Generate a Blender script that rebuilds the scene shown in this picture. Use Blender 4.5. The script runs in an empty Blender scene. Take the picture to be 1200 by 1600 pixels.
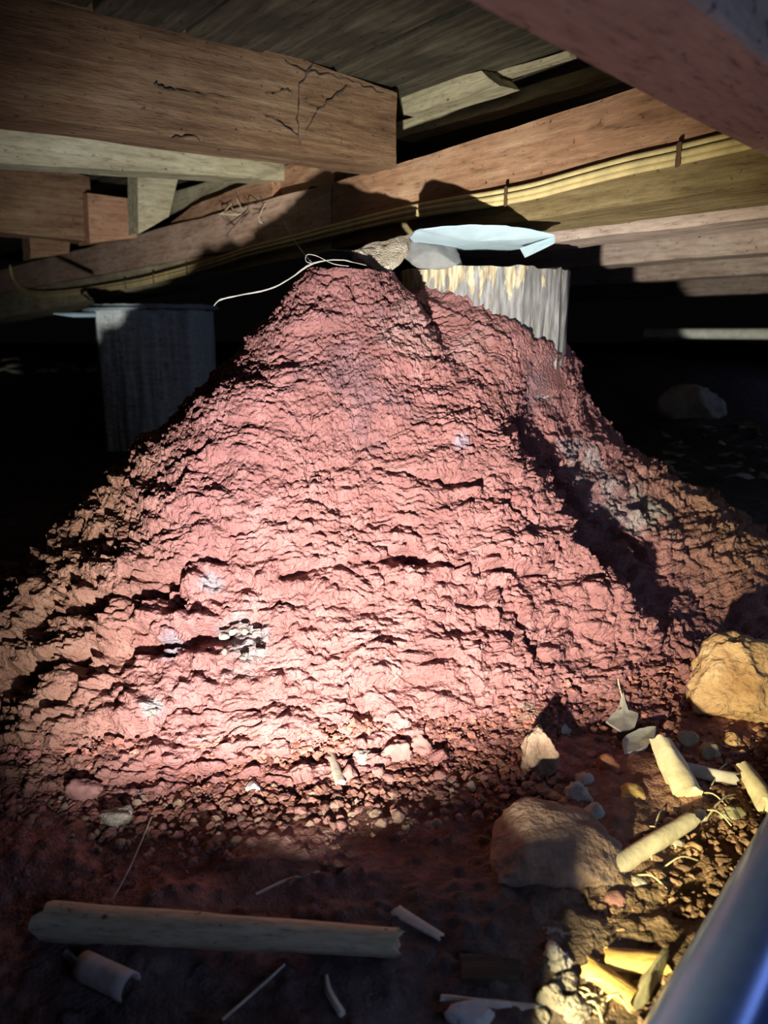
import bpy, math, random
import numpy as np
from mathutils import Vector, Matrix

random.seed(7)
C = bpy.context.scene.collection
# ------------------------------------------------------------------ camera
CAM_H = 0.50
PITCH = math.radians(13.4)
F = 1200.0                                   # focal length in pixels of the 1200x1600 frame
cd = bpy.data.cameras.new('camera'); cam = bpy.data.objects.new('camera', cd); C.objects.link(cam)
cam.location = (0, 0, CAM_H); cam.rotation_euler = (math.pi/2 - PITCH, 0, 0)
cd.sensor_fit = 'VERTICAL'; cd.sensor_height = 36; cd.sensor_width = 27; cd.lens = 27.0
cd.clip_start = 0.02; cd.clip_end = 60
cd.dof.use_dof = True; cd.dof.focus_distance = 0.95; cd.dof.aperture_fstop = 5.5
bpy.context.scene.camera = cam
# ------------------------------------------------------------------ world, torch, exposure
vs = bpy.context.scene.view_settings
vs.view_transform = 'Standard'; vs.look = 'None'; vs.gamma = 1.0; vs.exposure = 0.12
try: vs.use_curve_mapping = False
except Exception: pass
w = bpy.data.worlds.new('world'); bpy.context.scene.world = w; w.use_nodes = True
w.node_tree.nodes['Background'].inputs[0].default_value = (0.55, 0.5, 0.6, 1)
w.node_tree.nodes['Background'].inputs[1].default_value = 0.002
def spot(name, loc, target, energy, color, size, blend, radius):
    l = bpy.data.lights.new(name, 'SPOT'); l.energy = energy; l.color = color
    l.spot_size = math.radians(size); l.spot_blend = blend; l.shadow_soft_size = radius
    o = bpy.data.objects.new(name, l); C.objects.link(o); o.location = loc
    o.rotation_euler = (Vector(target) - Vector(loc)).to_track_quat('-Z', 'Y').to_euler()
    return o
TORCH = (-0.08, 0.20, 0.125)
spot('torch_core', TORCH, (-0.05, 1.0, 0.24), 104, (0.91, 0.93, 1.0), 82, 1.0, 0.012)
spot('torch_spill', TORCH, (0.15, 1.0, 0.08), 62, (1.0, 0.88, 0.46), 96, 1.0, 0.012)
def blue_area(loc, target, energy, sx, sy):
    l = bpy.data.lights.new('daylight_or_fill', 'AREA'); l.energy = energy; l.color = (0.42, 0.56, 1.0); l.shape = 'RECTANGLE'; l.size = sx; l.size_y = sy
    o = bpy.data.objects.new('daylight_or_fill', l); C.objects.link(o); o.location = loc
    o.rotation_euler = (Vector(target) - Vector(loc)).to_track_quat('-Z', 'Y').to_euler()
blue_area((1.42, 0.74, 0.56), (0.3, 0.52, 0.03), 1.9, 0.5, 0.2)      # this and the next: gaps at the crawl space edge, right and behind the mound
blue_area((2.40, 2.90, 0.58), (1.3, 2.4, 0.1), 1.2, 0.6, 0.2)
blue_area((0.30, -0.05, 0.42), (-0.05, 0.50, 0.0), 0.8, 0.3, 0.12)  # fill lamp added near the camera to lift the dark foreground, no opening here
# ------------------------------------------------------------------ pixel rays (only used to measure where things stand)
cp, sp = math.cos(PITCH), math.sin(PITCH)
CAMP = Vector((0, 0, CAM_H))
def ray(px, py):
    a = (px-600)/F; b = (800-py)/F
    return Vector((a, cp + b*sp, -sp + b*cp))
def on_plane(px, py, N, d):
    r = ray(px, py); N = Vector(N); return CAMP + r*((d - N.dot(CAMP))/N.dot(r))
def at_y(px, py, y):
    r = ray(px, py); return CAMP + r*(y/r.y)
def at_z(px, py, z):
    r = ray(px, py); return CAMP + r*((z-CAM_H)/r.z)
# ------------------------------------------------------------------ noise
def _h(ix, iy, iz, s):
    n = (ix.astype(np.int64)*374761393 + iy.astype(np.int64)*668265263 + iz.astype(np.int64)*2147483647 + s*1274126177) & 0xFFFFFFFF
    n = ((n ^ (n >> 13))*1274126177) & 0xFFFFFFFF
    n = ((n ^ (n >> 15))*2246822519) & 0xFFFFFFFF
    return ((n ^ (n >> 16)) & 0xFFFFFF)/float(0xFFFFFF)
def vnoise(p, s=0):
    i = np.floor(p).astype(np.int64); f = p - i; f = f*f*f*(f*(f*6-15)+10)
    x, y, z = i[:,0], i[:,1], i[:,2]; r = 0
    for dx in (0,1):
        wx = f[:,0] if dx else 1-f[:,0]
        for dy in (0,1):
            wy = f[:,1] if dy else 1-f[:,1]
            for dz in (0,1):
                wz = f[:,2] if dz else 1-f[:,2]
                r = r + wx*wy*wz*_h(x+dx, y+dy, z+dz, s)
    return r*2-1
def fbm(p, o=4, s=0, g=0.5):
    a, t = 1.0, 0
    for k in range(o):
        t = t + a*vnoise(p*(2.03**k) + 17.3*k, s+k); a *= g
    return t
def worley(p, s=0):
    i = np.floor(p).astype(np.int64); f = p - i
    d1 = np.full(len(p), 9.0); d2 = np.full(len(p), 9.0); idv = np.zeros(len(p))
    for dx in (-1,0,1):
        for dy in (-1,0,1):
            for dz in (-1,0,1):
                a, b, c = i[:,0]+dx, i[:,1]+dy, i[:,2]+dz
                h0 = _h(a,b,c,s)
                d = (dx+h0-f[:,0])**2 + (dy+_h(a,b,c,s+1)-f[:,1])**2 + (dz+_h(a,b,c,s+2)-f[:,2])**2
                m = d < d1
                d2 = np.where(m, d1, np.minimum(d2, d)); idv = np.where(m, h0, idv); d1 = np.where(m, d, d1)
    return np.sqrt(d1), np.sqrt(d2), idv
def sstep(a, b, x):
    t = np.clip((x-a)/(b-a), 0, 1); return t*t*(3-2*t)
# ------------------------------------------------------------------ materials
def mat(name):
    m = bpy.data.materials.new(name); m.use_nodes = True; nt = m.node_tree
    return m, nt, nt.nodes['Principled BSDF']
def N(nt, t, **kw):
    n = nt.nodes.new(t)
    for k, v in kw.items(): setattr(n, k, v)
    return n
def ramp(nt, stops):
    r = N(nt, 'ShaderNodeValToRGB'); e = r.color_ramp.elements
    while len(e) < len(stops): e.new(0.5)
    for k, (p, c) in enumerate(stops): e[k].position = p; e[k].color = (*c, 1)
    return r
def wood(name, c0, c1, c2, rough=0.75, grain=1.0, stretch=14, bump=0.5, spec=0.25):
    m, nt, b = mat(name); L = nt.links.new
    tc = N(nt, 'ShaderNodeTexCoord'); mp = N(nt, 'ShaderNodeMapping'); L(tc.outputs['Object'], mp.inputs[0])
    mp.inputs['Scale'].default_value = (1, stretch, stretch)
    n1 = N(nt, 'ShaderNodeTexNoise'); n1.inputs['Scale'].default_value = 5*grain; n1.inputs['Detail'].default_value = 8; n1.inputs['Distortion'].default_value = 0.4
    L(mp.outputs[0], n1.inputs[0])
    n2 = N(nt, 'ShaderNodeTexNoise'); n2.inputs['Scale'].default_value = 7; n2.inputs['Detail'].default_value = 5
    L(tc.outputs['Object'], n2.inputs[0])
    mx = N(nt, 'ShaderNodeMath', operation='MULTIPLY_ADD'); L(n1.outputs[0], mx.inputs[0]); mx.inputs[1].default_value = 0.6
    m2 = N(nt, 'ShaderNodeMath', operation='MULTIPLY'); L(n2.outputs[0], m2.inputs[0]); m2.inputs[1].default_value = 0.5
    L(m2.outputs[0], mx.inputs[2])
    r = ramp(nt, [(0.34, c0), (0.54, c1), (0.74, c2)]); L(mx.outputs[0], r.inputs[0])
    mp3 = N(nt, 'ShaderNodeMapping'); L(tc.outputs['Object'], mp3.inputs[0]); mp3.inputs['Scale'].default_value = (1, 5, 5)
    n3 = N(nt, 'ShaderNodeTexNoise'); n3.inputs['Scale'].default_value = 26*grain; n3.inputs['Detail'].default_value = 10; n3.inputs['Roughness'].default_value = 0.7
    L(mp3.outputs[0], n3.inputs[0])
    n4 = N(nt, 'ShaderNodeTexNoise'); n4.inputs['Scale'].default_value = 95; n4.inputs['Detail'].default_value = 3; L(tc.outputs['Object'], n4.inputs[0])
    r3 = ramp(nt, [(0.30, (0.30,0.28,0.26)), (0.42, (0.82,0.81,0.80)), (0.60, (1.06,1.06,1.06))]); L(n3.outputs[0], r3.inputs[0])   # dirt lodged in the grain
    r4 = ramp(nt, [(0.27, (0.25,0.22,0.2)), (0.36, (1,1,1))]); L(n4.outputs[0], r4.inputs[0])                                     # specks
    k1 = N(nt, 'ShaderNodeMix', data_type='RGBA', blend_type='MULTIPLY'); k1.inputs[0].default_value = 1; L(r.outputs[0], k1.inputs[6]); L(r3.outputs[0], k1.inputs[7])
    k2 = N(nt, 'ShaderNodeMix', data_type='RGBA', blend_type='MULTIPLY'); k2.inputs[0].default_value = 1; L(k1.outputs[2], k2.inputs[6]); L(r4.outputs[0], k2.inputs[7])
    L(k2.outputs[2], b.inputs['Base Color'])
    b.inputs['Roughness'].default_value = rough; b.inputs['Specular IOR Level'].default_value = spec
    hs = N(nt, 'ShaderNodeMath', operation='ADD'); L(n1.outputs[0], hs.inputs[0]); L(n3.outputs[0], hs.inputs[1])
    bp = N(nt, 'ShaderNodeBump'); bp.inputs['Strength'].default_value = bump; bp.inputs['Distance'].default_value = 0.005
    L(hs.outputs[0], bp.inputs['Height']); L(bp.outputs[0], b.inputs['Normal'])
    return m
def earth(name, c0, c1, c2, scale=40, bump=0.7, dist=0.004, rough=0.95, vcol=False):
    m, nt, b = mat(name); L = nt.links.new
    tc = N(nt, 'ShaderNodeTexCoord')
    n1 = N(nt, 'ShaderNodeTexNoise'); n1.inputs['Scale'].default_value = scale; n1.inputs['Detail'].default_value = 8; n1.inputs['Roughness'].default_value = 0.65
    L(tc.outputs['Object'], n1.inputs[0])
    r = ramp(nt, [(0.3, c0), (0.52, c1), (0.72, c2)]); L(n1.outputs[0], r.inputs[0])
    col = r.outputs[0]
    if vcol:
        a = N(nt, 'ShaderNodeAttribute', attribute_name='tint')
        mm = N(nt, 'ShaderNodeMix', data_type='RGBA', blend_type='MULTIPLY'); mm.inputs[0].default_value = 1
        L(col, mm.inputs[6]); L(a.outputs['Color'], mm.inputs[7]); col = mm.outputs[2]
    L(col, b.inputs['Base Color'])
    b.inputs['Roughness'].default_value = rough; b.inputs['Specular IOR Level'].default_value = 0.12
    n2 = N(nt, 'ShaderNodeTexNoise'); n2.inputs['Scale'].default_value = scale*7; n2.inputs['Detail'].default_value = 4
    L(tc.outputs['Object'], n2.inputs[0])
    bp = N(nt, 'ShaderNodeBump'); bp.inputs['Strength'].default_value = bump; bp.inputs['Distance'].default_value = dist
    L(n2.outputs[0], bp.inputs['Height']); L(bp.outputs[0], b.inputs['Normal'])
    return m
def plain(name, c, rough=0.6, metal=0.0, spec=0.4, vary=0.25, scale=30):
    d = tuple(x*(1-vary) for x in c); e = tuple(min(1, x*(1+vary)) for x in c)
    m = earth(name, d, c, e, scale=scale, bump=0.25, dist=0.002, rough=rough)
    b = m.node_tree.nodes['Principled BSDF']; b.inputs['Metallic'].default_value = metal; b.inputs['Specular IOR Level'].default_value = spec
    return m
M_mound = earth('termite_mud', (0.185,0.077,0.074), (0.245,0.110,0.107), (0.32,0.157,0.155), 34, 1.0, 0.006, vcol=True)
M_soil = earth('crawl_space_soil', (0.06,0.05,0.046), (0.12,0.10,0.092), (0.20,0.17,0.152), 45, 0.8, 0.004, vcol=True)
M_beam = wood('reddish_hardwood', (0.22,0.11,0.06), (0.40,0.22,0.125), (0.52,0.33,0.20))
M_beamleft = wood('brightened_reddish_hardwood', (0.34,0.20,0.13), (0.54,0.36,0.26), (0.66,0.48,0.37))  # lighter copy of the beam wood, makes up for weak torchlight at left
M_beamlow = wood('olive_stained_hardwood', (0.10,0.07,0.035), (0.22,0.16,0.075), (0.34,0.27,0.14))
M_joist = wood('orange_hardwood', bump=0.9, c0=(0.08,0.042,0.02), c1=(0.20,0.115,0.06), c2=(0.29,0.19,0.105))
M_olive = wood('dusty_olive_wood', (0.24,0.20,0.12), (0.42,0.37,0.23), (0.54,0.49,0.33))
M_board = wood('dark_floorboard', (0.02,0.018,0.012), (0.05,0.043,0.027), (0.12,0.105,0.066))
M_back = wood('far_beam_wood', (0.24,0.17,0.14), (0.42,0.32,0.27), (0.54,0.44,0.38))
M_near = wood('near_beam_wood', (0.44,0.32,0.25), (0.54,0.40,0.31), (0.60,0.46,0.36), bump=0.2)
M_post = wood('grey_weathered_post', (0.55,0.60,0.56), (0.78,0.84,0.80), (0.88,0.92,0.88), stretch=14)
M_paleCream = plain('yellowed_plastic', (0.62,0.50,0.24), 0.5)
M_clip = plain('rusty_clip', (0.16,0.09,0.05), 0.7)
M_cap = plain('galvanised_sheet', (0.38,0.50,0.56), 0.5, 0.0, 0.5, 0.2, 12)
M_cap2 = plain('dull_galvanised_sheet', (0.40,0.42,0.42), 0.5, 0.0, 0.5, 0.35, 15)
M_web = plain('dusty_web', (0.36,0.34,0.31), 0.9)
M_webdark = plain('dark_dusty_web', (0.06,0.045,0.035), 0.95)
M_straw = plain('dry_straw', (0.55,0.48,0.30), 0.8)
M_bone = plain('pale_weathered_wood', (0.62,0.54,0.36), 0.7, vary=0.3)
M_stick = wood('old_stick', (0.30,0.26,0.16), (0.44,0.39,0.26), (0.55,0.50,0.36), grain=2)
M_chipy = wood('yellow_wood_chip', (0.55,0.32,0.09), (0.68,0.44,0.14), (0.75,0.56,0.26), grain=3)
M_redst = plain('red_brown_stone', (0.30,0.11,0.06), 0.7)
M_pale = plain('pale_stone', (0.40,0.36,0.30), 0.8, vary=0.35)
M_claypale = earth('pale_clay', (0.16,0.135,0.11), (0.27,0.24,0.20), (0.38,0.35,0.30), 40, 0.9, 0.005)
M_grey = plain('grey_stone', (0.34,0.31,0.28), 0.85, vary=0.35)
M_packer = plain('grey_packer_stone', (0.17,0.17,0.165), 0.85, vary=0.3)
M_greyflake = plain('grey_bark', (0.46,0.44,0.37), 0.85, vary=0.35)
M_white = plain('white_crust', (0.42,0.42,0.41), 0.8)
M_pink = plain('pink_clod', (0.26,0.125,0.115), 0.95, vary=0.3)
M_brownclod = earth('brown_clod', (0.16,0.10,0.07), (0.28,0.19,0.14), (0.40,0.29,0.22), 30, 0.7, 0.005)
M_ochre = earth('ochre_rock', (0.28,0.15,0.07), (0.42,0.27,0.15), (0.54,0.45,0.31), 14, 1.0, 0.008)
M_fibre = earth('fibrous_packer', (0.28,0.23,0.17), (0.45,0.38,0.29), (0.6,0.54,0.44), 60, 0.9, 0.004)
M_leaf = plain('dry_leaf', (0.30,0.27,0.17), 0.75, vary=0.3)
M_pipe = plain('blue_grey_poly_pipe', (0.085,0.14,0.32), 0.27, 0.45, 0.6, 0.10, 40)
M_pipe.node_tree.nodes['Bump'].inputs['Distance'].default_value = 0.0003
M_pipeg = plain('pale_pipe', (0.62,0.64,0.58), 0.4)
M_blue = plain('blue_plastic', (0.05,0.12,0.45), 0.4)
M_teal = plain('teal_plastic', (0.05,0.35,0.28), 0.4)
# ------------------------------------------------------------------ objects
def tag(o, label=None, cat=None, group=None, kind=None):
    if label: o['label'] = label
    if cat: o['category'] = cat
    if group: o['group'] = group
    if kind: o['kind'] = kind
    return o
def empty(name, loc, label=None, cat=None, group=None, kind=None):
    o = bpy.data.objects.new(name, None); C.objects.link(o); o.location = loc; o.empty_display_size = 0.05
    return tag(o, label, cat, group, kind)
def link(name, verts, faces, m, parent=None, matrix=None, smooth=True):
    """verts in world space unless matrix (local->world) is given"""
    me = bpy.data.meshes.new(name)
    me.from_pydata([tuple(v) for v in verts], [], [tuple(f) for f in faces]); me.update()
    if smooth: me.polygons.foreach_set('use_smooth', [True]*len(me.polygons))
    me.materials.append(m)
    o = bpy.data.objects.new(name, me); C.objects.link(o)
    W = matrix if matrix is not None else Matrix.Identity(4)
    if parent is not None:
        o.parent = parent
        P = Matrix.Translation(parent.location) if parent.type == 'EMPTY' else parent.matrix_basis.copy()
        pp = parent.parent
        if pp is not None: P = Matrix.Translation(pp.location) @ P
        o.matrix_basis = P.inverted() @ W
    else: o.matrix_basis = W
    return o
def recentre(vs):
    c = Vector((0,0,0))
    for v in vs: c += Vector(v)
    c /= len(vs); zmin = min(v[2] for v in vs)
    c.z = zmin
    return [Vector(v)-c for v in vs], Matrix.Translation(c)
def big_mesh(name, P, nu, nv, m, wrap=False, tint=None, kind=None):
    """grid of nv rows x nu columns"""
    me = bpy.data.meshes.new(name)
    i = np.arange((nv-1)*(nu if wrap else nu-1)); cols = nu if wrap else nu-1
    r, c = i//cols, i % cols; c2 = (c+1) % nu
    q = np.stack([r*nu+c, r*nu+c2, (r+1)*nu+c2, (r+1)*nu+c], 1).astype(np.int32)
    me.vertices.add(len(P)); me.vertices.foreach_set('co', P.astype(np.float32).ravel())
    me.loops.add(q.size); me.loops.foreach_set('vertex_index', q.ravel())
    me.polygons.add(len(q)); me.polygons.foreach_set('loop_start', np.arange(0, q.size, 4, dtype=np.int32))
    me.update(calc_edges=True); me.validate()
    me.polygons.foreach_set('use_smooth', np.ones(len(q), dtype=bool))
    if tint is not None:
        a = me.attributes.new('tint', 'FLOAT_COLOR', 'POINT')
        a.data.foreach_set('color', np.concatenate([tint, np.ones((len(P),1))], 1).astype(np.float32).ravel())
    me.materials.append(m)
    o = bpy.data.objects.new(name, me); C.objects.link(o)
    if kind: o['kind'] = kind
    return o
# ------------------------------------------------------------------ the lie of the land
def ground_z(x, y):
    x = np.asarray(x, float); y = np.asarray(y, float)
    z = 0.10*sstep(1.0, 1.9, y) + 0.24*sstep(1.9, 4.0, y)
    z = z + np.interp(x, [-.4,-.105,-.065,-.048,-.028,-.005,.010,.034], [.096,.0955,.092,.098,.1035,.1035,.1035,0])*np.exp(-((y-0.34)/0.035)**2)      # lump of soil right in front of the torch
    return z
MC = (-0.05, 1.20); SC = (0.165, 1.335); ZT = 0.588
RB = np.array([(-180,.74),(-160,.70),(-134,.585),(-112,.47),(-90,.395),(-76,.385),(-63,.405),(-45,.45),(-24,.525),(-14,.48),(-4,.40),(10,.38),(40,.42),(90,.5),(140,.62),(180,.74)])
SKZ = np.array([(-180,.575),(-135,.58),(-105,.545),(-85,.52),(-62,.48),(-40,.475),(-15,.485),(12,.53),(60,.53),(120,.53),(180,.57)])
SKL = np.array([(-180,.16),(-130,.30),(-90,.28),(-60,.13),(-30,.11),(-5,.15),(12,.185),(40,.16),(100,.10),(180,.05)])
SKB = np.array([(-180,.02),(-60,.0),(-30,.02),(-8,.09),(12,.15),(40,.15),(100,.10),(180,.02)])
def mound_z(x, y):
    x = np.asarray(x, float); y = np.asarray(y, float)
    dx, dy = x-MC[0], y-MC[1]; r = np.hypot(dx, dy); th = np.degrees(np.arctan2(dy, dx))
    rb = np.interp(th, RB[:,0], RB[:,1]); u = (r-0.07)/(rb-0.07)
    g = ground_z(x, y)
    core = np.where(u < 1, np.clip(1-u, 0, 3)**np.interp(th, [-180,-60,-38,-20,-8,180], [1.25,1.25,1.25,1.25,1.25,1.25]), 0) - np.clip(u-1, 0, 9)*0.35
    core = np.where(u < 0, 1 - 0.02*0 + 0.02*u, np.minimum(core, 1))
    za = g + (ZT-g)*core + 0.058*np.exp(-((x-.335)**2+(y-1.035)**2)/.075**2)
    ex, ey = x-SC[0], y-SC[1]; q = np.hypot(ex, ey); ph = np.degrees(np.arctan2(ey, ex))
    zs = np.interp(ph, SKZ[:,0], SKZ[:,1]); l = np.interp(ph, SKL[:,0], SKL[:,1]); b = np.interp(ph, SKB[:,0], SKB[:,1])
    zb = b + (zs-b)*np.exp(-np.clip(q-0.13, 0, 9)/l) - 0.9*np.clip(q-0.50, 0, 9)
    zb = np.where(q < 0.12, zb-0.05, zb)
    zb = zb - 1.3*np.clip(q-0.27, 0, 9)*np.interp(ph, [-180,-150,-70,-50,180], [0,1,1,0,0])
    k = 0.034
    return np.maximum(za, zb) + k*np.exp(-np.abs(za-zb)/k)*0.5
def on_soil(px, py, mound=False):
    r = ray(px, py); t = np.linspace(0.2, 7, 4000)
    x, y, z = r.x*t, r.y*t, CAM_H + r.z*t
    g = ground_z(x, y)
    if mound: g = np.maximum(g, mound_z(x, y))
    k = int(np.argmax(z < g)) or len(t)-1
    return Vector((x[k], y[k], g[k]))
# ------------------------------------------------------------------ the ground
xs = np.concatenate([-np.geomspace(6, 0.72, 60), np.linspace(-0.70, 0.80, 520), np.geomspace(0.82, 6, 60)])
ys = np.concatenate([np.linspace(-0.6, 0.245, 14), np.linspace(0.25, 1.25, 380), np.geomspace(1.26, 9, 120)])
X, Y = np.meshgrid(xs, ys); X, Y = X.ravel(), Y.ravel()
Z = ground_z(X, Y); P = np.stack([X, Y, 0*X], 1)
near = (1 - 0.5*sstep(1.2, 3, Y))*(0.1+0.9*sstep(0.41, 0.47, Y))
d1, d2, idv = worley(P*55, 3); e1, e2, _ = worley(P*130+5, 9)
Z = Z + near*(0.012*fbm(P*9, 3, 4) + 0.011*(np.clip(0.55-d1, 0, 1))*(0.4+idv) + 0.005*np.clip(0.5-e1, 0, 1)) + 0.03*fbm(P*1.6, 3, 21)*sstep(1.1, 2.2, Y)
redness = (1-sstep(0.02, 0.22, Z-mound_z(X, Y)))*(Y < 1.2)
nz = 0.5+0.5*fbm(P*14, 3, 31)
t_red = np.array([2.0, 1.1, 0.98]); t_olv = np.array([1.9, 1.5, 0.95]); t_gry = np.array([0.72, 0.70, 0.74])
wr = np.clip(redness*1.1 - 0.25*nz, 0, 1)[:,None]; wo = (sstep(0.05, 0.3, X)*(Y < 1.3))[:,None]
tint = (t_gry*(1-wo) + t_olv*wo)*(1-wr) + t_red*wr
go = big_mesh('ground', np.stack([X, Y, Z], 1), len(xs), len(ys), M_soil, tint=tint, kind='structure')
go['label'] = 'dark crumbly soil of the crawl space around the mound'
# ------------------------------------------------------------------ the termite mound
def build_mound():
    nth, ns = 1120, 640
    th = np.radians(np.concatenate([np.linspace(-200, 40, 1000, endpoint=False), np.linspace(40, 160, 120, endpoint=False)]))
    s = np.linspace(0, 1, ns)**0.92
    T, S = np.meshgrid(th, s); T, S = T.ravel(), S.ravel()
    ang = (np.degrees(T)+180) % 360 - 180
    rmax = np.interp(ang, RB[:,0], RB[:,1])*1.10
    rmax = np.maximum(rmax, np.interp(ang, [-30, -12, 0, 12, 30, 60, 90], [0, .60, .92, .98, .9, .7, 0]))
    R = 0.004 + rmax*S
    X, Y = MC[0] + R*np.cos(T), MC[1] + R*np.sin(T)
    Z = mound_z(X, Y)
    e = 0.004
    nx = -(mound_z(X+e, Y)-mound_z(X-e, Y))/(2*e); ny = -(mound_z(X, Y+e)-mound_z(X, Y-e))/(2*e)
    nn = np.sqrt(nx*nx+ny*ny+1); Nn = np.stack([nx/nn, ny/nn, 1/nn], 1)
    P = np.stack([X, Y, Z], 1)
    low = 1 - sstep(0.12, 0.42, Z)                       # the lower half is coarser
    warp = np.stack([fbm(P*11, 3, 50+k) for k in range(3)], 1)*0.018
    Q = (P + warp)*np.array([1, 1, 1.9])
    d = 0.016*fbm(P*np.array([5, 5, 8]), 3, 60)
    a1, b1, i1 = worley(Q*24, 71); a2, b2, i2 = worley(Q*58, 75); a3, b3, i3 = worley(Q*150, 79)
    d += (0.006+0.013*low)*(np.clip(1-a1*1.25, -0.2, 1)*(0.3+0.9*i1) - 0.3)
    d += (0.0058+0.0055*low)*(np.clip(1-a2*1.3, -0.2, 1)*(0.3+0.9*i2) - 0.3)
    d += 0.0036*(np.clip(1-a3*1.3, 0, 1)*(0.4+i3) - 0.3)
    lay = fbm(P*np.array([10, 10, 46]), 4, 90)           # crusty horizontal layering
    d += (0.0035+0.005*low)*lay + 0.0016*fbm(P*230, 2, 97)
    cr = np.abs(fbm(P*np.array([7, 7, 15]), 4, 104)); d -= 0.010*np.exp(-(cr/0.035)**2)*(0.3+0.7*sstep(-0.2, 0.5, vnoise(P*5, 120)))
    # gouges and ledges measured in the photograph
    G = [([(60,965),(130,942),(200,922),(262,900)],.024,.045), ([(30,1052),(130,1022),(220,1008),(345,988)],.022,.045),
         ([(350,985),(390,966),(420,970)],.007,.015), ([(440,897),(520,882),(640,872),(720,882)],.008,.020),
         ([(610,860),(700,884),(780,886),(870,892)],.008,.022), ([(825,690),(862,725),(905,775),(965,840)],.014,.026),
         ([(640,737),(760,762),(800,792),(880,852)],.008,.014), ([(150,1230),(300,1226),(350,1207),(400,1192),(440,1198),(520,1182),(580,1186),(620,1172),(680,1170),(740,1180)],.007,.020),([(490,640),(478,700),(482,760)],.0025,.008),
         ([(548,585),(535,615),(500,612)],.003,.008), ([(820,955),(830,1010),(880,1060),(915,1085)],.006,.015),
         ([(0,1172),(50,1182)],.008,.018), ([(92,1185),(145,1168)],.008,.015), ([(560,1100),(575,1110)],.010,.02),
         ([(500,1130),(540,1160)],.006,.014), ([(30,900),(90,850),(130,800)],.012,.02), ([(650,660),(730,665),(800,690)],.004,.010),
         ([(700,560),(740,575),(770,600)],.003,.008),([(250,880),(330,868),(400,880)],.007,.012),([(60,1110),(110,1085),(180,1070)],.008,.016),
         ([(240,740),(290,715),(330,700)],.006,.010),([(720,940),(800,950),(880,930)],.006,.012)]
    fb1 = fbm(P*np.array([30,30,60]), 3, 140); fb2 = fbm(P*26, 2, 150)
    for pts, wd, dep in G:
        q = [on_soil(a, b, True) for a, b in pts]
        best = np.full(len(P), 9.0)
        for A, B in zip(q[:-1], q[1:]):
            A, B = np.array(A), np.array(B); ab = B-A
            t = np.clip(((P-A)@ab)/(ab@ab), 0, 1); v = P-A-t[:,None]*ab; best = np.minimum(best, np.sqrt((v*v).sum(1)))
        wv = wd*(0.7+0.75*fb1); d -= dep*(0.8+0.5*fb2)*np.exp(-(best/np.clip(wv, wd*.2, 9))**2)
    # foot: an undercut lip where the mound meets the loose soil
    d *= 1 - 0.6*sstep(0.545, 0.60, Z)
    sd = np.hypot(X-SC[0], Y-SC[1]); d = np.where(sd < 0.15, np.maximum(d*0.7, -0.003), d)
    Pn = P + Nn*d[:,None]
    # tint: pale and grey stains of the mud itself, plus a painted warm torch tone
    t = np.ones((len(P), 3))
    def stain(px, py, rad, col, seed):
        nonlocal t
        c = np.array(on_soil(px, py, True)); v = (P-c)
        k = np.clip(1.25-np.sqrt((v*v).sum(1))/rad + 0.7*fbm(P*34, 3, seed), 0, 1)[:,None]; k = k*k*(3-2*k)
        t = t*(1-k) + np.array(col)*k
    stain(650,520,.045,(1.25,1.5,1.45),201); stain(605,515,.028,(1.4,1.8,1.75),202); stain(740,540,.04,(1.25,1.5,1.5),203)
    stain(950,760,.075,(0.95,1.55,1.6),204); stain(900,715,.03,(1.0,1.7,1.8),205); stain(1010,800,.05,(.95,1.6,1.6),211)
    stain(560,590,.08,(0.72,0.80,0.9),206); stain(850,600,.05,(.7,.85,.95),207)
    stain(720,695,.012,(1.0,1.6,2.0),208); stain(255,1000,.018,(.8,1.4,1.7),209); stain(330,910,.014,(.8,1.5,1.7),210)
    stain(380,1010,.030,(.85,1.5,1.6),212); stain(240,1105,.012,(1.0,1.9,2.1),213)
    stain(830,1130,.02,(1.0,1.6,1.3),214)
    fr = sstep(-0.22, -0.48, P[:,0])[:,None]; t = t*(1-fr) + t*np.array([0.98, 1.15, 0.72])*fr      # warm colour of the torch beam's edge painted into the left side
    fr = (sstep(0.36, 0.6, P[:,0])*sstep(1.05, 1.3, P[:,1]))[:,None]; t = t*(1-fr) + t*np.array([1.05, 1.25, 0.85])*fr  # same warm beam-edge tone painted into the right rear flank
    t *= (1 + 0.14*fbm(P*16, 3, 220))[:,None]
    o = big_mesh('termite_mound', Pn, nth, ns, M_mound, wrap=True, tint=t)
    tag(o, 'large reddish brown crumbly termite mound rising against the wooden stump', 'termite mound')
    return o
mound = build_mound()
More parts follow.
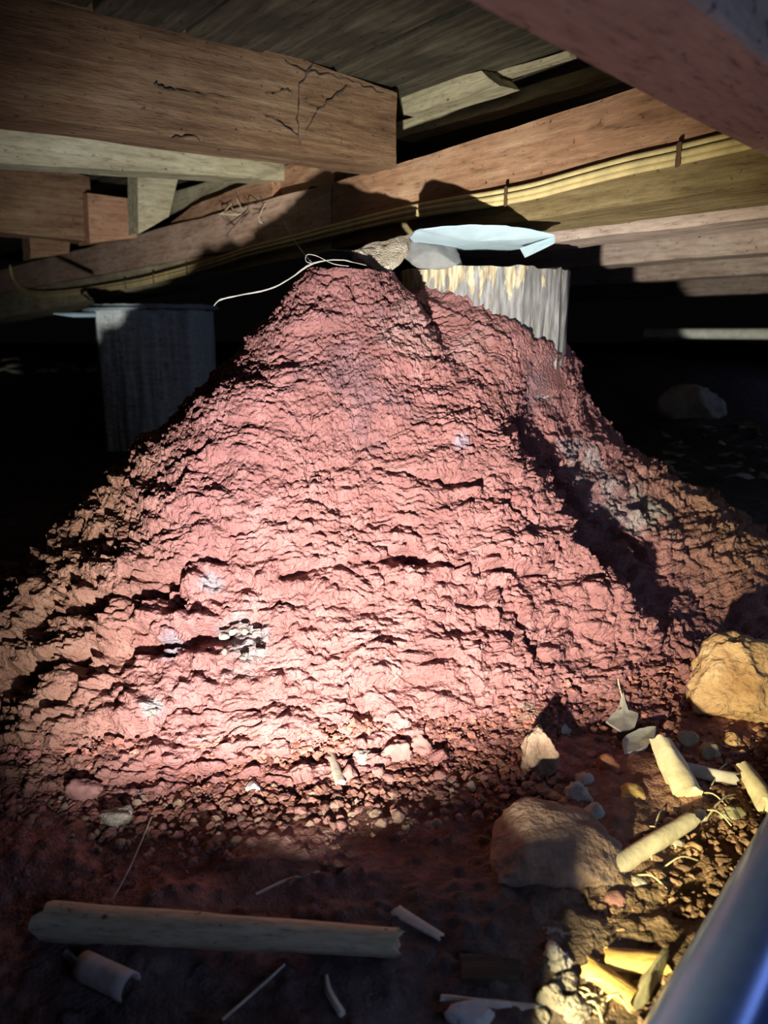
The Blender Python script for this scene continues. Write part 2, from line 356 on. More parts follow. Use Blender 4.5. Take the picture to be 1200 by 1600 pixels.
# ------------------------------------------------------------------ timbers
UB = Vector((-0.606, 0.795, 0)); NB = Vector((0.795, 0.606, 0))      # along the bearers, across them
def frame(N):
    ez = Vector((0,0,1)); N = Vector(N).normalized(); ex = ez.cross(N) * -1
    if ex.dot(Vector((1,0,0))) < 0: ex = -ex
    return ex, N, ez
def timber(name, Nv, d, quad, thick, m, label=None, cat=None, parent=None, rough=0.002, seed=0, nx=40, back=None, group=None, bow=0.0):
    """quad = TL, TR, BR, BL of the near face, measured on the plane N.p = d; the piece is extruded away from the camera"""
    ex, ey, ez = frame(Nv)
    q = [on_plane(a, b, ey, d) if not isinstance(a, Vector) else a for a, b in quad]
    org = q[3].copy()
    loc = [((p-org).dot(ex), (p-org).z) for p in q]
    rows = [(0,0),(0.06,0),(0.3,0),(0.6,0),(0.94,0),(1,0),(1,0.1),(1,0.5),(1,1),(0.5,1),(0,1),(0,0.6),(0,0.1)]   # (height fraction, thickness fraction) round the section
    L = max(abs(loc[1][0]-loc[0][0]), 0.05); nx = max(4, min(nx, int(L/0.02)+4))
    V = []; rng = np.random.RandomState(seed+5)
    for i in range(nx+1):
        t = i/nx
        bx, bz = loc[3][0]+(loc[2][0]-loc[3][0])*t, loc[3][1]+(loc[2][1]-loc[3][1])*t
        tx, tz = loc[0][0]+(loc[1][0]-loc[0][0])*t, loc[0][1]+(loc[1][1]-loc[0][1])*t
        for hf, tf in rows:
            ch = rough*1.2
            cz = (ch if hf == 0 and tf in (0,) else 0)
            V.append((bx+(tx-bx)*hf, tf*thick, bz+(tz-bz)*hf))
    V = np.array(V)
    nrm = np.zeros_like(V)
    pn = np.stack([vnoise(V*np.array([7,30,30])+seed*3.1+k*11, seed+k) + 0.6*vnoise(V*np.array([22,60,60])+k, seed+7+k) for k in range(3)], 1)
    V = V + pn*np.array([0.3,1,1])*rough
    n = len(rows); Fc = []
    for i in range(nx):
        for j in range(n):
            a, b = i*n+j, i*n+(j+1) % n
            Fc.append((a, b, b+n, a+n))
    Fc.append(tuple(range(n-1, -1, -1))); Fc.append(tuple(nx*n+j for j in range(n)))
    Mx = Matrix.Identity(4)
    for k, e in enumerate((ex, ey, ez)):
        for r in range(3): Mx[r][k] = e[r]
    if Mx.to_3x3().determinant() < 0:                    # keep a right handed frame
        V[:,0] *= -1
        for r in range(3): Mx[r][0] *= -1
        Fc = [tuple(reversed(f)) for f in Fc]
    Mx.translation = org
    o = link(name, V, Fc, m, parent, Mx, smooth=True)
    me = o.data
    me.set_sharp_from_angle(angle=math.radians(38))
    if parent is None: tag(o, label, cat, group)
    elif label: o['label'] = label
    return o
def fixnormals(o):
    import bmesh
    bm = bmesh.new(); bm.from_mesh(o.data); bmesh.ops.recalc_face_normals(bm, faces=bm.faces); bm.to_mesh(o.data); bm.free()

timber('bearer', NB, .85, [(520,286),(1330,34),(1330,196),(520,361)], .14, M_beam, 'reddish timber beam right of the splice, above the metal cap on the stump', 'beam', seed=1, nx=70)
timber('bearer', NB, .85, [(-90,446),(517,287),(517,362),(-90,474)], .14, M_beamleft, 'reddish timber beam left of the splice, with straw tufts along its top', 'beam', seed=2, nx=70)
timber('bearer', NB, .858, [(520,364),(1330,199),(1330,267),(520,389)], .137, M_beamlow, 'olive stained lower timber behind the cable, right of the stump top', 'beam', seed=3, nx=70)
timber('bearer', NB, .858, [(-90,476),(517,364),(517,392),(-90,516)], .15, M_olive, 'pale olive lower timber under the cable at left, on the far post cap', 'beam', seed=4, nx=70)
timber('floor_joist', UB, 1.075, [(-140,-140),(619,146),(619,262),(-140,160)], .075, M_joist, 'thick orange brown joist whose sawn end hangs over the bearer splice', 'joist', seed=5, nx=60)
timber('floor_joist', UB, 2.10, [(-120,214),(140,277),(146,378),(-120,350)], .09, M_joist, 'orange joist at the left edge, resting on the far bearer', 'joist', seed=6)
timber('timber_block', UB, 2.06, [(136,300),(216,312),(214,372),(140,380)], .09, M_beam, 'short brown timber block against the end of the left joist', 'timber block', seed=7)
timber('timber_cleat', UB, 1.75, [(214,232),(292,222),(264,338),(216,364)], .06, M_olive, 'pale tapered upright cleat standing on the left bearer', 'timber cleat', seed=8)
timber('floor_joist', UB, 1.50, [(-120,140),(560,225),(560,290),(-120,246)], .06, M_olive, 'dusty olive joist face behind the thick joist at left', 'joist', seed=9)
timber('packing_board', NB, .885, [(262,302),(408,258),(430,285),(248,338)], .02, M_olive, 'upper slanted board between the cleat and the joist end', 'board', seed=10)
timber('packing_board', NB, .862, [(300,322),(424,272),(428,312),(262,352)], .02, M_beam, 'lower slanted board lying on the left bearer', 'board', seed=11)
timber('packing_board', NB, .88, [(430,262),(522,240),(522,292),(430,312)], .03, M_beam, 'small reddish board glimpsed under the thick joist', 'board', seed=12)
timber('timber_block', UB, 2.16, [(46,360),(110,368),(108,395),(48,404)], .08, M_joist, 'small yellowish block beneath the left joist', 'timber block', seed=13)
timber('floor_joist', NB, .965, [(619,190),(1010,80),(1010,103),(619,217)], .04, M_olive, 'narrow olive strip of timber in the gap above the right beam', 'joist', seed=14)
timber('timber_block', NB, .90, [(626,150),(752,107),(782,135),(631,181)], .045, M_olive, 'rough short block wedged under the floorboards beside the joist end', 'timber block', seed=15, rough=.004)
timber('light_strip', NB, .93, [(760,118),(890,79),(890,90),(760,129)], .015, M_olive, 'thin pale strip imitating light just right of the wedged block', 'light strip', seed=16)  # pale strip put in to imitate a greenish strip of light
# rows of bearers receding on the right
for d, b1200, lab, hh, sd in ((1.03, 340, 'pale grey timber showing just below the olive lower beam at right', 50, 17), (1.59, 394, 'broad brown far beam with a dark streak, first of the receding row', 90, 18),
                          (2.17, 427, 'grey far beam, second of the receding row at right', 66, 19), (3.2, 457, 'lowest dim far beam of the receding row at right', 50, 20)):
    sl = (518-b1200)/1540.0; x0, x1 = 700, 1500
    bl, br = 518-sl*(x0+340), 518-sl*(x1+340); k = 1 + hh/(518-b1200)
    tl, tr = 518-sl*k*(x0+340), 518-sl*k*(x1+340)
    timber('bearer', NB, d, [(x0,tl),(x1,tr),(x1,br),(x0,bl)], .10, M_back, lab, 'beam', seed=sd)
# out-of-focus beam close to the lens
A = at_z(715,0,.66); B = at_z(1200,252,.66); dirn = (B-A).normalized(); Nn = Vector((dirn.y, -dirn.x, 0))
a0 = A-dirn*.25; b0 = B+dirn*.7
Mx = Matrix.Identity(4)
for k, e in enumerate((dirn, Nn*-1, Vector((0,0,1)))):
    for r in range(3): Mx[r][k] = e[r]
Mx.translation = a0; Ln = (b0-a0).length
V = []; nx = 24; rows = [(0,0),(0,.12),(.004,.125),(-.03,.125),(-.12,.125),(-.12,0),(-.12,-.003),(-.03,-.003)]
V = []
sec = [(0,0.003),(0,.06),(0,.122),(-.003,.125),(-.085,.125),(-.088,.122),(-.088,.003),(-.085,0),(-.04,0),(-.003,0)]
for i in range(nx+1):
    for (yy, zz) in sec: V.append((Ln*i/nx, yy, zz))
V = np.array(V); V[:,1:] += np.stack([vnoise(V*np.array([4,20,20]), 300), vnoise(V*np.array([4,20,20]), 301)], 1)*.0015
n = len(sec); Fc = [(i*n+j, i*n+(j+1)%n, (i+1)*n+(j+1)%n, (i+1)*n+j) for i in range(nx) for j in range(n)]
Fc += [tuple(range(n)), tuple(nx*n+j for j in range(n-1,-1,-1))]
o = link('floor_joist', V, Fc, M_near, None, Mx); fixnormals(o); o.data.set_sharp_from_angle(angle=math.radians(38))
tag(o, 'dark reddish joist close overhead, blurred across the upper right corner', 'joist')
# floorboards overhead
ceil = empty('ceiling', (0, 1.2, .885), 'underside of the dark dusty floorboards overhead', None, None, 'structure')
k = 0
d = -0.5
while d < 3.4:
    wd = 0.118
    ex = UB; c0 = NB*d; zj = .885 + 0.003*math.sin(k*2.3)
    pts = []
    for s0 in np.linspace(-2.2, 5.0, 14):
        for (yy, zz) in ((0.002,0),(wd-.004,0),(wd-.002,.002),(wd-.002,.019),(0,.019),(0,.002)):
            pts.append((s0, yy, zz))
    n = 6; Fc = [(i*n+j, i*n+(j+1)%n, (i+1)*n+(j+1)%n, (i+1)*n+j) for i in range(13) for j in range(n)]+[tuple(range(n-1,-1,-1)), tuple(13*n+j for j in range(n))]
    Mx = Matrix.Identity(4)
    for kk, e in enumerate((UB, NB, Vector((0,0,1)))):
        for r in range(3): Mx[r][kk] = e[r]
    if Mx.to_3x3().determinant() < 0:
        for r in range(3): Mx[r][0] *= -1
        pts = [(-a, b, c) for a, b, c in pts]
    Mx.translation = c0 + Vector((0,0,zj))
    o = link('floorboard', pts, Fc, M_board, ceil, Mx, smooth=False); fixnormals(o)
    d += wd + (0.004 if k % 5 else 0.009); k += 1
# ------------------------------------------------------------------ the stump and the far post
def lathe_post(name, c, r, z0, z1, m, seed, sq=0.0, chips=None, lean=0):
    na, nz = 220, 70; V = []
    A, H = np.meshgrid(np.linspace(0, 2*np.pi, na, endpoint=False), np.linspace(0, 1, nz)); A, H = A.ravel(), H.ravel()
    rr = r*(1 + 0.03*np.sin(3*A+seed) + 0.02*np.sin(5*A+2*seed))
    if sq: rr = rr*(1-sq + sq/np.maximum(np.abs(np.cos(A)), np.abs(np.sin(A)))**0.9)
    p = np.stack([np.cos(A)*4+seed, np.sin(A)*4, H*1.2], 1)
    rr = rr + 0.004*fbm(p*np.array([2.4,2.4,1.4]), 4, seed) + 0.0005*vnoise(np.stack([A*16, H*9, 0*A], 1), seed+9)
    top = H > .999
    zz = z0 + (z1-z0)*H + np.where(top, 0.0025*vnoise(np.stack([A*9, A*0, A*0], 1), seed+3), 0)
    P = np.stack([rr*np.cos(A), rr*np.sin(A), zz-z0], 1)
    P = np.concatenate([P, [[0,0,z1-z0],[0,0,0]]]); t = (nz-1)*na
    Fc = [(i*na+j, i*na+(j+1)%na, (i+1)*na+(j+1)%na, (i+1)*na+j) for i in range(nz-1) for j in range(na)]
    Fc += [(t+j, t+(j+1)%na, nz*na) for j in range(na)] + [((j+1)%na, j, nz*na+1) for j in range(na)]
    o = link(name, P, Fc, m, None, Matrix.Translation((c[0], c[1], z0)))
    o.data.set_sharp_from_angle(angle=math.radians(40))
    return o
# stump: upper zone with cream flaking sapwood, lower zone silvery grey
M_stump, nt, b = mat('weathered_stump_wood'); L = nt.links.new
tc = N(nt, 'ShaderNodeTexCoord'); mp = N(nt, 'ShaderNodeMapping'); L(tc.outputs['Object'], mp.inputs[0]); mp.inputs['Scale'].default_value = (62, 62, 9)
n1 = N(nt, 'ShaderNodeTexNoise'); n1.inputs['Scale'].default_value = 3; n1.inputs['Detail'].default_value = 8; L(mp.outputs[0], n1.inputs[0])
r1 = ramp(nt, [(.30,(.11,.10,.095)), (.50,(.185,.18,.18)), (.70,(.28,.275,.28))]); L(n1.outputs[0], r1.inputs[0])
mp2 = N(nt, 'ShaderNodeMapping'); L(tc.outputs['Object'], mp2.inputs[0]); mp2.inputs['Scale'].default_value = (46, 46, 13)
n2 = N(nt, 'ShaderNodeTexNoise'); n2.inputs['Scale'].default_value = 1.6; n2.inputs['Detail'].default_value = 6; L(mp2.outputs[0], n2.inputs[0])
sx = N(nt, 'ShaderNodeSeparateXYZ'); L(tc.outputs['Object'], sx.inputs[0])
ad = N(nt, 'ShaderNodeMath', operation='MULTIPLY_ADD'); L(sx.outputs[2], ad.inputs[0]); ad.inputs[1].default_value = 3.2; ad.inputs[2].default_value = -1.46
a2 = N(nt, 'ShaderNodeMath', operation='ADD'); L(ad.outputs[0], a2.inputs[0]); L(n2.outputs[0], a2.inputs[1])
a3 = N(nt, 'ShaderNodeMath', operation='MULTIPLY_ADD'); L(sx.outputs[0], a3.inputs[0]); a3.inputs[1].default_value = -0.8; L(a2.outputs[0], a3.inputs[2])
r2 = ramp(nt, [(.60,(0,0,0)), (.66,(1,1,1))]); L(a3.outputs[0], r2.inputs[0])
r3 = ramp(nt, [(.35,(.24,.17,.10)), (.6,(.48,.43,.30))]); L(n1.outputs[0], r3.inputs[0])
mxn = N(nt, 'ShaderNodeMix', data_type='RGBA'); L(r2.outputs[0], mxn.inputs[0]); L(r1.outputs[0], mxn.inputs[6]); L(r3.outputs[0], mxn.inputs[7])
L(mxn.outputs[2], b.inputs['Base Color']); b.inputs['Roughness'].default_value = .8; b.inputs['Specular IOR Level'].default_value = .2
bp = N(nt, 'ShaderNodeBump'); bp.inputs['Strength'].default_value = .7; bp.inputs['Distance'].default_value = .003
a4 = N(nt, 'ShaderNodeMath', operation='MULTIPLY_ADD'); L(r2.outputs[0], a4.inputs[0]); a4.inputs[1].default_value = .5; L(n1.outputs[0], a4.inputs[2])
L(a4.outputs[0], bp.inputs['Height']); L(bp.outputs[0], b.inputs['Normal'])
stump = lathe_post('wooden_stump', SC, .134, 0.08, .592, M_stump, 2)
tag(stump, 'grey weathered round hardwood stump with flaking cream top, half buried in the red mound', 'stump')
pc = NB*.93 + UB*2.40
post = lathe_post('timber_post', (pc.x, pc.y), .165, .10, .555, M_post, 5, sq=.6)
tag(post, 'pale greenish timber post at left, half in the mound shadow', 'post')
# ------------------------------------------------------------------ generic small shapes
def ico(sub):
    import bmesh
    bm = bmesh.new(); bmesh.ops.create_icosphere(bm, subdivisions=sub, radius=1)
    v = np.array([x.co[:] for x in bm.verts]); f = [tuple(q.index for q in x.verts) for x in bm.faces]; bm.free(); return v, f
ICO = {k: ico(k) for k in (1,2,3,4,5)}
def rock(name, pos, dims, m, seed, sub=3, rz=0, tilt=(0,0), amp=.28, cuts=5, freq=1.3, sink=.25, parent=None, fine=.05, **t):
    v, f = ICO[sub]; rng = np.random.RandomState(seed); v = v.copy()
    for _ in range(cuts):                                # cut flat facets
        nrm = rng.normal(size=3); nrm /= np.linalg.norm(nrm); dd = rng.uniform(.55, .85)
        k = np.clip(v@nrm-dd, 0, 9); v = v - k[:,None]*nrm*0.92
    v = v*(1 + amp*fbm(v*freq+seed, 3, seed) + fine*vnoise(v*7+seed, seed+5))[:,None]
    v = v*np.array(dims)*.5
    R = (Matrix.Rotation(rz, 4, 'Z') @ Matrix.Rotation(tilt[0], 4, 'X') @ Matrix.Rotation(tilt[1], 4, 'Y'))
    v = v @ np.array(R.to_3x3()).T
    p = Vector(pos); zmin = v[:,2].min()
    v[:,2] -= zmin; p.z -= sink*dims[2]
    o = link(name, v, f, m, parent, Matrix.Translation(p), smooth=cuts < 4 or sub >= 4)
    if parent is None: tag(o, t.get('label'), t.get('cat'), t.get('group'))
    elif t.get('label'): o['label'] = t['label']
    return o
def tube(name, pts, radii, m, sides=8, parent=None, rough=0.0, seed=0, flat=1.0, sub=4, **t):
    """smooth tapered tube through pts"""
    pts = [Vector(p) for p in pts]
    if not hasattr(radii, '__len__'): radii = [radii]*len(pts)
    Q, Rr = [], []
    n = len(pts)
    if n > 2 and sub > 1:
        for i in range(n-1):
            p0, p1, p2, p3 = pts[max(i-1,0)], pts[i], pts[i+1], pts[min(i+2,n-1)]
            for k in range(sub):
                s = k/sub
                Q.append(.5*((2*p1) + (p2-p0)*s + (2*p0-5*p1+4*p2-p3)*s*s + (3*p1-p0-3*p2+p3)*s**3)); Rr.append(radii[i]*(1-s)+radii[i+1]*s)
        Q.append(pts[-1]); Rr.append(radii[-1])
    else:
        for i in range(n-1):
            for k in range(sub):
                s = k/sub; Q.append(pts[i].lerp(pts[i+1], s)); Rr.append(radii[i]*(1-s)+radii[i+1]*s)
        Q.append(pts[-1]); Rr.append(radii[-1])
    V, Fc = [], []; rng = np.random.RandomState(seed); up = Vector((0,0,1))
    for i, q in enumerate(Q):
        tn = (Q[min(i+1,len(Q)-1)]-Q[max(i-1,0)]).normalized()
        s = tn.cross(up)
        if s.length < 1e-3: s = tn.cross(Vector((1,0,0)))
        s.normalize(); uu = s.cross(tn).normalized()
        for k in range(sides):
            a = 2*math.pi*k/sides; r = Rr[i]*(1+rough*rng.uniform(-1,1))
            V.append(q + s*math.cos(a)*r + uu*math.sin(a)*r*flat)
    n = sides
    for i in range(len(Q)-1):
        for k in range(n): Fc.append((i*n+k, i*n+(k+1)%n, (i+1)*n+(k+1)%n, (i+1)*n+k))
    Fc.append(tuple(range(n-1,-1,-1))); Fc.append(tuple((len(Q)-1)*n+k for k in range(n)))
    Vl, Mx = recentre(V)
    if parent is not None and t.get('abs', False): pass
    o = link(name, Vl, Fc, m, parent, Mx, smooth=sides > 5)
    fixnormals(o); o.data.set_sharp_from_angle(angle=math.radians(55))
    if parent is None: tag(o, t.get('label'), t.get('cat'), t.get('group'), t.get('kind'))
    elif t.get('label'): o['label'] = t['label']
    return o
def log(name, a, b, ra, rb, m, seed, flat=1.0, amp=.10, parent=None, **t):
    """stick whose local X runs along the grain, with rough broken ends"""
    a, b = Vector(a), Vector(b); L = (b-a).length; ex = (b-a)/L
    ey = Vector((0,0,1)).cross(ex).normalized(); ez = ex.cross(ey)
    ns, na = 40, 20; T, A = np.meshgrid(np.linspace(0,1,ns), np.linspace(0,2*np.pi,na,endpoint=False), indexing='ij'); T, A = T.ravel(), A.ravel()
    r = ra+(rb-ra)*T; p = np.stack([T*L*18, np.cos(A)*1.2+seed, np.sin(A)*1.2], 1)
    r = r*(1 + amp*fbm(p, 3, seed) + amp*.5*vnoise(np.stack([T*3, A*4, 0*A], 1), seed+4))
    V = np.stack([T*L, r*np.cos(A), r*np.sin(A)*flat], 1)
    e = (T < .001)|(T > .999); V[:,0] += np.where(e, vnoise(np.stack([A*2.2, T*9, 0*A], 1), seed)*min(ra,rb)*.5, 0)
    V = np.concatenate([V, [[0.004,0,0],[L-.004,0,0]]]); k0 = (ns-1)*na
    Fc = [(i*na+j, (i+1)*na+j, (i+1)*na+(j+1)%na, i*na+(j+1)%na) for i in range(ns-1) for j in range(na)]
    Fc += [((j+1)%na, ns*na, j) for j in range(na)] + [(k0+j, ns*na+1, k0+(j+1)%na) for j in range(na)]
    Mx = Matrix.Identity(4)
    for k, q in enumerate((ex, ey, ez)):
        for rr in range(3): Mx[rr][k] = q[rr]
    Mx.translation = a
    o = link(name, V, Fc, m, parent, Mx); fixnormals(o); o.data.set_sharp_from_angle(angle=math.radians(55))
    if parent is None: tag(o, t.get('label'), t.get('cat'), t.get('group'))
    return o
def slab(name, outline, thick, m, seed, curl=0.0, rough=.0015, parent=None, **t):
    """thin irregular plate over a 3-D outline (list of points), slightly dished"""
    o3 = [Vector(p) for p in outline]; c = sum(o3, Vector((0,0,0)))/len(o3)
    nrm = Vector((0,0,0))
    for i in range(len(o3)): nrm += (o3[i]-c).cross(o3[(i+1)%len(o3)]-c)
    nrm.normalize()
    if nrm.z < 0: nrm = -nrm
    dense = []
    for i in range(len(o3)):
        for k in range(4): dense.append(o3[i].lerp(o3[(i+1)%len(o3)], k/4))
    n = len(dense); V = []; rings = [1, .97, .6, .25]
    size = max((p-c).length for p in dense)
    def lay(off):
        for q in rings:
            for p in dense:
                x = c+(p-c)*q; V.append(x + nrm*(off - curl*size*(1-q*q) + (0 if q == 1 else 0)))
    lay(thick); V.append(c+nrm*(thick-curl*size)); lay(0); V.append(c-nrm*curl*size)
    V = np.array([tuple(v) for v in V]); V += np.stack([vnoise(V*90+seed, seed+k) for k in range(3)], 1)*rough
    Fc = []; R = len(rings); base2 = R*n+1
    for base, flip in ((0,0),(base2,1)):
        for i in range(R-1):
            for j in range(n):
                f = (base+i*n+j, base+i*n+(j+1)%n, base+(i+1)*n+(j+1)%n, base+(i+1)*n+j); Fc.append(f)
        for j in range(n): Fc.append((base+(R-1)*n+j, base+(R-1)*n+(j+1)%n, base+R*n))
    for j in range(n): Fc.append((j, base2+j, base2+(j+1)%n, (j+1)%n))
    Vl, Mx = recentre(V)
    o = link(name, Vl, Fc, m, parent, Mx); fixnormals(o); o.data.set_sharp_from_angle(angle=math.radians(45))
    if parent is None: tag(o, t.get('label'), t.get('cat'), t.get('group'))
    return o
# ------------------------------------------------------------------ packers and caps between stump and bearer
cap = empty('ant_cap', (0.20, 1.28, .625), 'bluish white metal cap sheet pinched between the beam and the packers on the stump', 'metal cap')
slab('sheet', [at_y(640,371,1.17), at_y(647,364,1.14), at_y(662,359,1.125), at_y(700,355,1.12), at_y(745,353,1.12), at_y(790,355,1.12), at_y(830,361,1.125), at_y(866,369,1.13), at_y(845,384,1.22), at_y(790,392,1.28), at_y(700,392,1.29), at_y(650,384,1.25)], .002, M_cap, 1, curl=.05, rough=.001, parent=cap)
slab('folded_lip', [at_y(812,388,1.20), at_y(866,369,1.128), at_y(865,381,1.128), at_y(820,403,1.20)], .0016, M_cap, 2, rough=.0004, parent=cap)
c = at_y(672,398,1.23)
rock('stone_packer', (c.x, c.y, .588), (.120,.075,.056), M_packer, 14, 4, .2, amp=.03, cuts=22, sink=0, fine=.02, label='grey angular stone packer on the stump top under the metal cap', cat='stone')
c = at_y(598,396,1.20)
slab('fibre_packer', [at_y(552,402,1.20), at_y(580,392,1.21), at_y(610,382,1.215), at_y(642,374,1.22), at_y(636,396,1.20), at_y(624,414,1.19), at_y(608,426,1.18), at_y(592,429,1.18), at_y(572,419,1.19)], .012, M_fibre, 3, curl=-.03, rough=.003, label='rounded speckled scrap hanging under the beam above the mound peak', cat='packer')
cap2 = empty('ant_cap', (pc.x, pc.y, .56), 'long dull metal cap on top of the left post', 'metal cap')
ring = []
for k in range(20):
    a = 2*math.pi*k/20; ring.append(Vector((pc.x,pc.y,.558)) + UB*.22*math.cos(a) + NB*.19*math.sin(a))
slab('sheet', ring, .012, M_cap2, 4, curl=.0, rough=.002, parent=cap2)
rim = [Vector((pc.x,pc.y,.557)) + UB*.235*math.cos(a) + NB*.205*math.sin(a) for a in np.linspace(-2.6, .9, 18)]
tube('rolled_edge', rim, .0045, M_cap, 8, cap2)
tube('splayed_tab', [at_y(84,490,2.0), at_y(115,492,2.0), at_y(150,492,2.02)], [.004,.013,.012], M_cap, 8, cap2, flat=.5)
# ------------------------------------------------------------------ electric cable along the bearers
cpx = [(16,418),(22,438),(46,457),(100,458),(200,444),(262,430),(330,412),(385,394),(450,378),(560,350),(640,332),(700,321),(760,312),(830,299),(900,280),(980,259),(1050,244),(1140,223),(1260,196)]
cable = empty('electrical_cable', on_plane(640,332,NB,.84), 'yellowed flat cable of three strands clipped along the side of the beams', 'cable')
for k, off in enumerate((-7.4, 0, 7.4)):
    pts = []
    for (px, py) in cpx:
        p = on_plane(px, py, NB, .843 - (.003 if k == 1 else 0)); p.z += off/1000.0; pts.append(p)
    tube('strand', pts, .0040, M_paleCream, 8, cable)
for (px, py) in ((196,444),(240,435),(292,423),(790,307),(1060,242)):
    p = on_plane(px, py, NB, .8365); s = .008
    tube('clip', [p+Vector((0,0,-.0125)), p+Vector((0,0,.0125))], s*.8, M_clip, 6, cable, flat=.35)
# ------------------------------------------------------------------ webs, strands, straw
def strand(name, px, m, r, label, cat='cobweb', group=None, seed=0):
    return tube(name, [at_y(a, b, y) for a, b, y in px], r, m, 5, rough=.3, seed=seed, label=label, cat=cat, group=group)
strand('root_strand', [(334,478,1.13),(345,468,1.13),(372,462,1.13),(420,452,1.13),(452,436,1.12),(490,411,1.12),(530,406,1.13),(552,410,1.14),(574,415,1.15)], M_web, [.0005,.0011,.0008,.0011,.0008,.0012,.0008,.0006,.0004], 'long pale thread drooping left from the mound peak', seed=1)
strand('root_strand', [(440,338,1.52),(452,362,1.4),(466,384,1.25),(480,402,1.14),(488,411,1.12)], M_web, [.0003,.0004,.0005,.0008,.0008], 'thin pale thread rising from the mound peak to the left beam', seed=2)
strand('root_strand', [(488,412,1.118),(478,408,1.118),(480,398,1.122),(495,400,1.122),(520,412,1.125),(545,416,1.13)], M_web, .0005, 'tangled short pale loop at the crossing above the mound peak', seed=3)
def jweb(px, r, lab, seed):
    rng = np.random.RandomState(seed); pts, rr = [], []
    for i in range(len(px)-1):
        for k in range(4):
            t = k/4; j = 0 if k == 0 and i == 0 else 3.0
            pts.append((px[i][0]*(1-t)+px[i+1][0]*t + rng.uniform(-j,j), px[i][1]*(1-t)+px[i+1][1]*t + rng.uniform(-j,j)))
            rr.append((r[i]*(1-t)+r[i+1]*t)*rng.choice([.25,.4,.8]))
    pts.append(px[-1]); rr.append(r[-1]*.4)
    return tube('dusty_web', [on_plane(a, b, UB, 1.0715) for a, b in pts], rr, M_webdark, 5, rough=.4, seed=seed, sub=2, label=lab, cat='cobweb')
jweb([(496,95),(480,112),(466,140),(463,180),(466,216)], [.003,.002,.0022,.0014,.0018], 'long dark dusty web hanging down the thick joist face', 1)
jweb([(540,136),(510,160),(494,178),(478,205)], [.003,.0015,.001,.0016], 'slanted dusty web with a clot near the joist end', 2)
jweb([(412,180),(440,192),(465,212)], [.0008,.0014,.0015], 'dark crack-like web low on the thick joist', 3)
jweb([(414,147),(440,142),(458,144)], [.0008,.0012,.0006], 'short dark web high on the thick joist', 4)
jweb([(243,130),(262,138),(275,143)], [.003,.003,.0008], 'dark splinter hole web on the dim left of the joist', 5)
jweb([(275,141),(320,149),(365,152)], [.001,.0008,.0005], 'fine dark line trailing right of the splinter hole', 6)
jweb([(265,219),(290,212),(320,222)], [.0016,.0022,.0008], 'dark web under the lower edge of the thick joist', 7)
jweb([(445,95),(480,112),(520,118),(560,132),(600,146)], [.0012,.0016,.0014,.001,.001], 'dark web along the upper edge of the thick joist', 8)
tube('dusty_web', [on_plane(1108,338,NB,1.55), on_plane(1103,352,NB,1.55), on_plane(1092,372,NB,1.55)], [.002,.006,.001], M_webdark, 6, rough=.3, label='dark streak of web stuck on the far brown beam', cat='cobweb')
for k in range(9):                                      # straw tufts of an old nest on the left bearer
    rng = np.random.RandomState(40+k)
    p = on_plane(385+rng.uniform(-30,30), 318+rng.uniform(-8,6), NB, .846)
    tube('straw', [p, p+Vector((rng.uniform(-.03,.03), -.012, rng.uniform(-.035,.01))), p+Vector((rng.uniform(-.05,.05), -.015, rng.uniform(-.07,-.01)))], .0011, M_straw if k % 2 else M_webdark, 5,
         label='wisp of dry straw in the tuft on top of the left beam', cat='straw', group='straw tuft on the left beam')
for k in range(8):
    rng = np.random.RandomState(60+k)
    p = on_plane(355+rng.uniform(0,150), 0, NB, .93); px = rng.uniform(345,515); q = on_plane(px, 285+(515-px)*.27-4, NB, .88)
    rock('dirt_clod', (q.x, q.y, .764), (.03,.025,.014), M_webdark, 70+k, 2, rng.uniform(0,3), label='dark lump of dirt on top of the left beam', cat='clod', group='dirt along the left beam top')
# ------------------------------------------------------------------ debris on the ground
def G(px, py): return on_soil(px, py)
def stick_px(name, a, b, ra, rb, m, seed, lab, lift=None, cat='stick', flat=1.0, amp=.14, group=None):
    A, B = G(*a), G(*b); l = lift if lift is not None else min(ra, rb)*.8
    return log(name, A+Vector((0,0,l)), B+Vector((0,0,l)), ra, rb, m, seed, flat, amp, label=lab, cat=cat, group=group)
def rock_px(name, px, py, wpx, hpx, m, seed, lab, cat='stone', sub=4, depth=1.0, rz=0, tilt=(0,0), cuts=5, amp=.2, group=None, sink=.2, fine=.05, lift=0):
    """rock whose foot is seen at (px, py), wpx wide and hpx high in the photograph"""
    g = G(px, py); dist = g.y*cp - (g.z-CAM_H)*sp; s = dist/F
    return rock(name, g+Vector((0, wpx*s*depth*.35, lift)), (wpx*s, wpx*s*depth, hpx*s/(1-sink*.8)), m, seed, sub, rz, tilt, amp, cuts, sink=sink, fine=fine, label=lab, cat=cat, group=group)
stick_px('timber_stake', (72,1462), (622,1497), 0.0165, .0118, M_stick, 1, 'pale green timber stake lying across the dark foreground', .014, 'timber stake', flat=.9, amp=.05)
